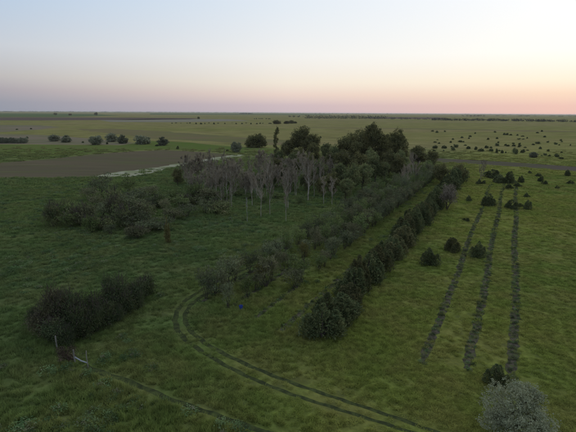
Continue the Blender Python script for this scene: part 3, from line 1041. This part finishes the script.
# ------------------------------------------------------------------ bushes on the left plain
far_l = [(54, 141.3, 8, 135.5, 'grey round bush, first from the left on the tan strip'), (66, 142.3, 8, 136.5, 'grey round bush, second from the left on the tan strip'),
         (96, 144.8, 9.5, 137.3, 'grey round bush, third from the left on the tan strip'), (111.5, 141.8, 9, 134, 'taller grey bush standing back on the tan strip'),
         (123, 143.5, 8, 136.3, 'grey round bush right of the taller one'), (141, 144.4, 10, 137, 'grey bush left half of the wide pair'), (147.5, 143.8, 6, 137.5, 'grey bush right half of the wide pair'),
         (162.5, 145.5, 8, 138.5, 'grey round bush rightmost on the tan strip'), (236.5, 152.3, 8, 143.5, 'lone grey bush at the tip of the ploughed field')]
for i, (px, py, wpx, top, lab) in enumerate(far_l):
    put_px(GREY[i % 3], 'grey_bush', px, py, wpx * 1.12, top - .8, lab, 'bush', 'grey bushes on the left plain')
put_px(DOME[0], 'tree', 252.5, 147.5, 13, 136, 'left half of the dark double-crowned bush tree on the plain', 'tree')
put_px(DOME[1], 'tree', 260, 147.5, 12, 133.8, 'right half of the dark double-crowned bush tree on the plain', 'tree')
small_l = [(83, 142.8, 3.2, 141, 'tiny dark bush between grey bushes on the tan strip'), (107, 144.2, 3, 142, 'tiny dark bush at the foot of the taller grey bush'), (157, 146.2, 3, 144, 'tiny dark bush beside the rightmost grey bush'),
           (27.5, 138.5, 3, 136.3, 'tiny bush at the right end of the left-edge hedge'), (17, 129.8, 2.4, 128.4, 'tiny dark bush on the dry patch, left one'), (31, 129.2, 2.4, 127.9, 'tiny dark bush on the dry patch, right one'),
           (178, 149.2, 3, 145.3, 'tiny upright bush at the edge of the ploughed field'), (227, 151.3, 3.4, 149.2, 'tiny dark bush left of the lone grey bush'), (320.5, 138, 2.6, 135.8, 'tiny dark bush right of the lone round tree')]
for i, (px, py, wpx, top, lab) in enumerate(small_l):
    put_px(JUNF[i % 4], 'far_bush', px, py, wpx, top, lab, 'bush')
for i in range(9):
    put_px(GREY[i % 3], 'hedge_bush', -2 + i * 3.4, 143.2, 5.2, 138 + rnd.uniform(-.3, .6), nth(i + 1) + ' bush from the left in the short hedge at the left edge', 'bush', 'hedge at the left edge')
dots = [(172, 1.8), (176, 2), (181, 2), (187, 2.6), (190, 2), (196, 1.8), (201, 2.4), (205, 1.8), (209, 2), (214, 1.8), (218, 2), (225, 2), (232, 2.8), (236, 2), (242, 2), (246, 2), (251, 1.9), (257, 2.2), (260, 2.6), (263, 1.9), (270, 3)]
for i, (px, w) in enumerate(dots):
    put_px(JUNF[i % 4], 'far_bush', px, 123.8 + rnd.uniform(-.7, .6), w * rnd.uniform(.6, 1.3), 122.6 + rnd.uniform(-.3, .3), nth(i + 1) + ' dot-like bush from the left along the far pasture line', 'bush', 'line of dot-like bushes on the far pasture')
rowf = [(270, 124, 4, 121.4), (277, 124, 8, 120.0), (286.5, 123.8, 5, 121), (291, 123.6, 6, 120.2), (295, 123.4, 4, 121.4), (55.5, 115, 3, 112.8), (70, 115.5, 3, 113.6), (96, 115.2, 3, 112.4), (198.5, 119, 2.5, 116.8)]
for i, (px, py, w, top) in enumerate(rowf):
    if i == 0:
        continue
    put_px(DOME[i % 2], 'far_tree', px, py, w, top, nth(i) + ' far-off small tree from the left of the plain toward the spire' if i < 5 else
           ('tiny tree on the left horizon field, ' + ('first', 'second', 'third')[i - 5] + ' from the left' if i < 8 else 'tiny tree alone on the pale far field'), 'tree')


# ------------------------------------------------------------------ far tree belts: each reads as one mass
def treeline(name, pts_px, hgt, thick, step, label, size=2.2, gap=0.0, per=26):
    r = np.random.default_rng(int(pts_px[0][0] * 3 + pts_px[0][1]))
    pts = [np.array(g(*p)) for p in pts_px]
    C = []
    for a, b in zip(pts[:-1], pts[1:]):
        L = np.linalg.norm(b - a)
        n = max(2, int(L / step))
        for i in range(n):
            if r.random() < gap:
                continue
            p = a + (b - a) * (i + r.random()) / n
            h = hgt * r.uniform(.55, 1.15)
            w = h * r.uniform(.5, .95)
            c = rdirs(r, per) * np.array((w, w + thick * .2, h * .5)) * r.uniform(.6, 1, (per, 1)) + np.array((p[0], p[1] + r.normal() * thick * .5, h * .5))
            C.append(c)
    C = np.concatenate(C)
    C[:, 2] = np.maximum(C[:, 2], .1)
    V, P = cards(r, C, rdirs(r, len(C)), size * 1.4, size)
    return simple(name, mesh(name, V, P, M_FARTREE), label, None, 'stuff')


treeline('distant_trees', [(305, 118.6), (345, 118.8), (385, 118.9)], 16, 90, 4, 'dark far tree belt beyond the grove', 2.6)
treeline('distant_trees', [(386, 119.3), (450, 119.9)], 11, 90, 7, 'thinner far tree belt right of the grove', 2.2, .35)
treeline('distant_trees', [(432, 120.3), (510, 121.2), (600, 122.4)], 9.5, 40, 3.5, 'dark low tree belt across the right plain', 2.4)
treeline('distant_trees', [(464, 116.3), (484, 116.5)], 18, 80, 18, 'dark clump of far trees on the right horizon', 5)
treeline('distant_trees', [(500, 116.0), (600, 117.0)], 13, 200, 26, 'broken far tree belt on the right horizon', 4.5, .35)
treeline('distant_trees', [(288, 117.0), (300, 117.1)], 10, 60, 12, 'short dark far tree clump left of the far belt', 3)
treeline('distant_trees', [(240, 114.0), (252, 114.2)], 18, 80, 20, 'short dark tree clump on the centre horizon', 5)
treeline('distant_trees', [(252, 119), (272, 119.1)], 3, 20, 9, 'short low hedge on the far pasture', 2)
treeline('distant_trees', [(-20, 111.9), (120, 112.4), (300, 113.3)], 26, 600, 26, 'bluish tree line along the left horizon', 8, .25, 18)
treeline('distant_trees', [(300, 113.6), (460, 114.5), (600, 115.3)], 20, 500, 40, 'broken tree line along the right horizon', 8, .45, 18)

# ------------------------------------------------------------------ old fence remains, lower left
M_POST = bark_mat('weathered_post_mat', (0.16, 0.15, 0.125), (0.24, 0.225, 0.19))
M_RAIL = bark_mat('bleached_rail_mat', (0.20, 0.21, 0.22), (0.28, 0.29, 0.30))
M_WIRE = NT('wire_mat').diffuse((0.12, 0.11, 0.10))


def post_mesh(h, r0, lean, seed):
    r = np.random.default_rng(seed)
    p = bent(r, (0, 0, -.25), (lean[0], lean[1], h), .02, 5)
    V, P = tubes([(p, [r0 * 1.08, r0, r0 * .97, r0 * .95, r0 * .9])], 7)
    V = list(map(tuple, V)) + [tuple(p[-1] + np.array((0, 0, r0 * .35)))]
    cap = len(V) - 1
    faces = [tuple(f) for f in P] + [(cap - 7 + j, cap - 7 + (j + 1) % 7, cap) for j in range(7)]
    m_ = bpy.data.meshes.new('post')
    m_.from_pydata(V, [], faces)
    m_.materials.append(M_POST)
    return m_


x, y = g(57.5, 350)
simple('fence_post', post_mesh(height_of(57.5, 350, 335.5), .085, (-.05, 0), 1), 'lone tall weathered fence post in front of the dark thicket', 'fence post', loc=(x, y, 0))
fx0, fy0 = g(75.5, 363)
fx1, fy1 = g(88, 367.5)
hb = bpy.data.objects.new('fence_brace', None)
col.objects.link(hb)
hb.location = (fx0, fy0, 0)
hb['label'] = 'old fence brace of two posts with a bleached white rail slanting down'
hb['category'] = 'fence'
h0, h1 = height_of(75.5, 363, 349.5), height_of(88, 367.5, 350.5)
simple('post', post_mesh(h0, .08, (-.09, 0), 2), parent=hb)
simple('post', post_mesh(h1, .05, (0, 0), 3), loc=(fx1 - fx0, fy1 - fy0, 0), parent=hb)
d_ = (fx1 - fx0, fy1 - fy0)
rl = np.array([(0, 0, h0 * .45), (d_[0] * .5, d_[1] * .5, h0 * .33), (d_[0], d_[1], h1 * .28)])
simple('rail', mesh('rail', *tubes([(rl, [.075, .07, .06])], 7), M_RAIL), parent=hb)
for q in (.62, .88):
    simple('wire', mesh('wire', *tubes([(np.array([(0, 0, h0 * q), (d_[0] * .5, d_[1] * .5, h0 * q - .04), (d_[0], d_[1], h1 * q)]), [.008] * 3)], 4), M_WIRE), parent=hb)

# blue bucket left at the end of the shrub row
k = NT('blue_plastic_mat')
M_BLUE = k.diffuse(k.mix(k.rng(k.noise(9, 3), .4, .6), (0.025, 0.045, 0.20), (0.04, 0.065, 0.26)), None, rough=.45)
bx, by = g(241, 309.5)
bk = bpy.data.objects.new('bucket', None)
col.objects.link(bk)
bk.location = (bx, by, .0)
bk['label'] = 'small blue plastic bucket in the grass at the near end of the shrub rows'
bk['category'] = 'bucket'


def lathe(name, prof, mat, seg=20):
    V = [(r_ * math.cos(2 * math.pi * j / seg), r_ * math.sin(2 * math.pi * j / seg), z_) for r_, z_ in prof for j in range(seg)]
    P = [(i * seg + j, i * seg + (j + 1) % seg, (i + 1) * seg + (j + 1) % seg, (i + 1) * seg + j) for i in range(len(prof) - 1) for j in range(seg)]
    return mesh(name, V, P, mat)


simple('body', lathe('body', [(.01, .02), (.20, .02), (.22, .25), (.25, .56), (.235, .56), (.20, .08), (.01, .06)], M_BLUE), parent=bk)
simple('rim', lathe('rim', [(.25, .52), (.275, .525), (.275, .575), (.24, .575), (.236, .562)], M_BLUE), parent=bk)
hp = np.array([(.26 * math.cos(a), .03, .55 + .24 * math.sin(a)) for a in np.linspace(0, math.pi, 9)])
simple('handle', mesh('handle', *tubes([(hp, [.010] * 9)], 5), M_WIRE), parent=bk)


# ------------------------------------------------------------------ grass: uncountable, instanced tufts
def tuft(seed, n, rad, h, w, lean=.45):
    r = np.random.default_rng(seed)
    a = r.uniform(0, 6.28, n)
    q = rad * np.sqrt(r.random(n))
    B = np.stack((np.cos(a) * q, np.sin(a) * q, np.full(n, -.02)), 1)
    hh = h * r.uniform(.5, 1.1, n)
    d = r.uniform(0, 6.28, n)
    ln = hh * lean * r.uniform(.3, 1.4, n)
    L = np.stack((np.cos(d) * ln, np.sin(d) * ln, np.zeros(n)), 1)
    S = np.stack((-np.sin(d + r.normal(size=n) * .8), np.cos(d), np.zeros(n)), 1) * (w * r.uniform(.6, 1.3, n) / 2)[:, None]
    M_ = B + L * .35 + np.stack((np.zeros(n), np.zeros(n), hh * .6), 1)
    T = B + L + np.stack((np.zeros(n), np.zeros(n), hh), 1)
    V = np.stack((B - S, B + S, M_ + S * .8, M_ - S * .8, T + S * .1, T - S * .1), 1).reshape(-1, 3)
    i_ = np.arange(n)[:, None] * 6
    P = np.concatenate((i_ + np.array([[0, 1, 2, 3]]), i_ + np.array([[3, 2, 4, 5]])))
    return mesh('grass_tuft', V, P, M_GRASS)


def forb(seed, n, rad, h, L, W, mat):
    r = np.random.default_rng(seed)
    d = rdirs(r, n)
    C = d * np.array((rad, rad, h * .5)) * (r.random((n, 1)) ** .5) + np.array((0, 0, h * .5))
    V, P = cards(r, C, d * .4 + rdirs(r, n) + np.array((0, 0, .4)), L, W)
    return mesh('weed_clump', V, P, mat)


def scatter(name, meshes, x, y, rot, sx, sz, idx, label):
    lib = bpy.data.collections.new(name + '_forms')
    for i, m_ in enumerate(meshes):
        lib.objects.link(bpy.data.objects.new('%s_form_%s' % (name, 'abcdefgh'[i]), m_))
    n = len(x)
    pm = bpy.data.meshes.new(name)
    pm.vertices.add(n)
    pm.vertices.foreach_set('co', np.stack((x, y, np.zeros(n)), 1).astype(np.float32).ravel())
    rv = np.stack((np.zeros(n), np.zeros(n), rot), 1).astype(np.float32)
    sv = np.stack((sx, sx, sz), 1).astype(np.float32)
    a = pm.attributes.new('rotv', 'FLOAT_VECTOR', 'POINT')
    a.data.foreach_set('vector', rv.ravel())
    a = pm.attributes.new('sclv', 'FLOAT_VECTOR', 'POINT')
    a.data.foreach_set('vector', sv.ravel())
    a = pm.attributes.new('form', 'INT', 'POINT')
    a.data.foreach_set('value', np.asarray(idx, dtype=np.int32))
    pm.update()
    o = simple(name, pm, label, None, 'stuff')
    ng = bpy.data.node_groups.new(name + '_nodes', 'GeometryNodeTree')
    ng.interface.new_socket('Geometry', in_out='INPUT', socket_type='NodeSocketGeometry')
    ng.interface.new_socket('Geometry', in_out='OUTPUT', socket_type='NodeSocketGeometry')
    gi = ng.nodes.new('NodeGroupInput')
    go = ng.nodes.new('NodeGroupOutput')
    ip = ng.nodes.new('GeometryNodeInstanceOnPoints')
    ci = ng.nodes.new('GeometryNodeCollectionInfo')
    ci.inputs['Collection'].default_value = lib
    ci.inputs['Separate Children'].default_value = True
    ci.inputs['Reset Children'].default_value = True
    ip.inputs['Pick Instance'].default_value = True
    for nm, typ, sock in (('rotv', 'FLOAT_VECTOR', 'Rotation'), ('sclv', 'FLOAT_VECTOR', 'Scale'), ('form', 'INT', 'Instance Index')):
        na = ng.nodes.new('GeometryNodeInputNamedAttribute')
        na.data_type = typ
        na.inputs['Name'].default_value = nm
        ng.links.new(na.outputs['Attribute'], ip.inputs[sock])
    ng.links.new(gi.outputs[0], ip.inputs['Points'])
    ng.links.new(ci.outputs[0], ip.inputs['Instance'])
    ng.links.new(ip.outputs[0], go.inputs[0])
    md = o.modifiers.new('scatter', 'NODES')
    md.node_group = ng
    return o


def candidates(y0, y1, cell):
    ys = np.arange(y0, y1, cell)
    X, Y = [], []
    for yy in ys:
        hw = .72 * yy * 1.03 + 6
        xs = np.arange(-hw, hw, cell)
        X.append(xs)
        Y.append(np.full(len(xs), yy))
    X = np.concatenate(X)
    Y = np.concatenate(Y)
    return X + rng.uniform(-.5, .5, len(X)) * cell, Y + rng.uniform(-.5, .5, len(Y)) * cell


def clear_of_things(x, y, pad=0.0):
    ok = np.ones(len(x), bool)
    for nm in ('ploughed_field', 'dirt_road'):
        for p in POLYS[nm]:
            ok &= ~poly_mask(x, y, p)
    for p in POLYS['salt_flat']:
        ok &= ~(poly_mask(x, y, p) & (rng.random(len(x)) < .8))
    s_ = x * U[0] + y * U[1]
    t_ = x * N_[0] + y * N_[1]
    for (s0, s1, t0, w) in STRIPS:
        inn = (s_ > s0 - .2) & (s_ < s1) & (np.abs(t_ - t0 - .16 * np.sin(s_ * .11)) < w * .5 + .12 + pad)
        ok &= ~(inn & (rng.random(len(x)) < .80))
    return ok


TUFTS = [tuft(200 + i, 64, .32, .20, .034, 1.1) for i in range(4)] + [tuft(210 + i, 64, .34, .30, .036, 1.0) for i in range(2)]
X_, Y_, R_, SX_, SZ_, I_ = [], [], [], [], [], []
for y0, y1, cell in ((22, 52, .36), (52, 90, .50), (90, 150, .82), (150, 330, 1.7)):
    x, y = candidates(y0, y1, cell)
    ok = clear_of_things(x, y)
    near_rut = np.minimum(seg_dist(x, y, RUT_A), seg_dist(x, y, RUT_B)) if y0 < 100 else np.full(len(x), 99.)
    ok &= (near_rut > np.where(x < -4, .66, .48)) | (rng.random(len(x)) < .12 * (vnoise(x, y, 4.0) > .5))
    if y0 < 60:
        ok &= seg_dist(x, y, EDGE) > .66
        ok &= (seg_dist(x, y, MOW) > .22) | (rng.random(len(x)) < .3)
    ok &= rng.random(len(x)) < .30 + .65 * np.clip((vnoise(x, y, 3.0) * .5 + vnoise(x + 31, y, 11.0) * .5 - .35) * 3, 0, 1)
    if y0 >= 150:
        ok &= rng.random(len(x)) < np.clip((335 - y) / 170, 0, 1)
    x, y, near_rut = x[ok], y[ok], near_rut[ok]
    t_ = x * N_[0] + y * N_[1]
    left = np.clip((-t_ - 2) / 20, 0, 1)
    n1 = vnoise(x, y, 7.0)
    n2 = vnoise(x + 50, y, 2.2)
    n3 = vnoise(x, y + 90, 25.0)
    hgt = .62 + .5 * n2 * (.4 + left) + left * .35 * n1 + .35 * (n3 - .4)
    # rough uncut ground below the fence line, lower left
    ex = EDGE[:, 0]
    ey = EDGE[:, 1]
    below = np.interp(x, ex, ey, left=ey[0] + 4, right=ey[-1]) > y
    hgt = np.where(below & (x < ex[-1]), hgt * 1.35 + .2, hgt)
    hgt = np.where(near_rut < 1.1, hgt * .55, hgt)
    k_ = cell / .36
    X_.append(x)
    Y_.append(y)
    R_.append(rng.uniform(0, 6.28, len(x)))
    SX_.append(k_ * rng.uniform(.8, 1.2, len(x)))
    SZ_.append(np.clip(hgt, .3, 2.2) * rng.uniform(.8, 1.25, len(x)) * k_ ** .45)
    I_.append(np.where(rng.random(len(x)) < .25 + .4 * left, rng.integers(4, 6, len(x)), rng.integers(0, 4, len(x))))
X_, Y_, R_, SX_, SZ_, I_ = map(np.concatenate, (X_, Y_, R_, SX_, SZ_, I_))
scatter('grass', TUFTS, X_, Y_, R_, SX_, SZ_, I_, 'green tufted grass covering the meadow and rough pasture')

# coarse weeds in clumps on the rough pasture and along the rows
FORBS = [forb(230 + i, 170, .55, .55, .15, .08, M_WEED) for i in range(4)]
x, y = candidates(24, 70, 1.1)
x2, y2 = candidates(70, 190, 1.5)
x, y = np.concatenate((x, x2)), np.concatenate((y, y2))
t_ = x * N_[0] + y * N_[1]
left = np.clip((-t_ - 18) / 16, 0, 1)
dens = np.clip((vnoise(x, y, 9) * .6 + vnoise(x, y, 3.1) * .4 - .42) * 3.2, 0, 1) * left
dens *= np.clip((y - 60) / 25, .12, 1)
below = (np.interp(x, EDGE[:, 0], EDGE[:, 1], left=EDGE[0, 1] + 4, right=EDGE[-1, 1]) > y) & (x < EDGE[-1, 0])
dens = np.maximum(dens, np.where(below, np.clip((vnoise(x, y, 4) - .4) * 2, 0, .7), 0))
ok = clear_of_things(x, y, .4) & (rng.random(len(x)) < dens)
ok &= np.minimum(seg_dist(x, y, RUT_A), seg_dist(x, y, RUT_B)) > .9
x, y = x[ok], y[ok]
n = len(x)
scatter('weeds', FORBS, x, y, rng.uniform(0, 6.28, n), rng.uniform(.7, 1.9, n), rng.uniform(.5, 1.3, n), rng.integers(0, 4, n), 'coarse dark green weeds in patches on the rough pasture')

# small weeds coming up through the planting holes of the fabric
SW = [forb(240 + i, 60, .30, .36, .15, .06, (M_JUNIPER, M_WEED, M_THICKET)[i]) for i in range(3)]
xs, ys = [], []
for (s0, s1, t0, w) in STRIPS:
    s = s0
    while s < s1:
        for q in range(3):
            p = xy(s + rnd.uniform(-.3, .3), t0 + .16 * math.sin(s * .11) + rnd.uniform(-.5, .5) * w * .8)
            xs.append(p[0])
            ys.append(p[1])
        s += rnd.uniform(1.0, 1.7)
n = len(xs)
scatter('weeds', SW, np.array(xs), np.array(ys), rng.uniform(0, 6.28, n), rng.uniform(.6, 1.5, n), rng.uniform(.4, 1.2, n), rng.integers(0, 3, n), 'small weeds sprouting through the fabric strips')

# dry brown weeds heaped between the old fence posts
DW = [forb(250 + i, 90, .5, .5, .24, .09, M_DRY) for i in range(3)]
xs, ys = [], []
for i in range(26):
    p = g(rnd.uniform(59, 74), rnd.uniform(350, 362))
    xs.append(p[0])
    ys.append(p[1])
n = len(xs)
scatter('dry_weeds', DW, np.array(xs), np.array(ys), rng.uniform(0, 6.28, n), rng.uniform(.6, 1.2, n), rng.uniform(.6, 1.2, n), rng.integers(0, 3, n), 'dry brown weeds between the old fence posts')

# ------------------------------------------------------------------ evening haze over the plain
hz = bpy.data.meshes.new('haze')
B = 42000.0
zt, zb = 30.0, -1.0
hz.from_pydata([(-B, -B, zb), (B, -B, zb), (B, B, zb), (-B, B, zb), (-B, -B, zt), (B, -B, zt), (B, B, zt), (-B, B, zt)], [],
               [(0, 3, 2, 1), (4, 5, 6, 7), (0, 1, 5, 4), (1, 2, 6, 5), (2, 3, 7, 6), (3, 0, 4, 7)])
k = NT('haze_mat')
pv = k.n('ShaderNodeVolumePrincipled', {'Color': (0.86, 0.85, 0.88), 'Density': 3.5e-5, 'Anisotropy': 0.2})
ho = k.n('ShaderNodeOutputMaterial')
k.t.links.new(pv.outputs[0], ho.inputs['Volume'])
hz.materials.append(k.m)
simple('haze', hz, 'thin evening haze over the plain', None, 'stuff')
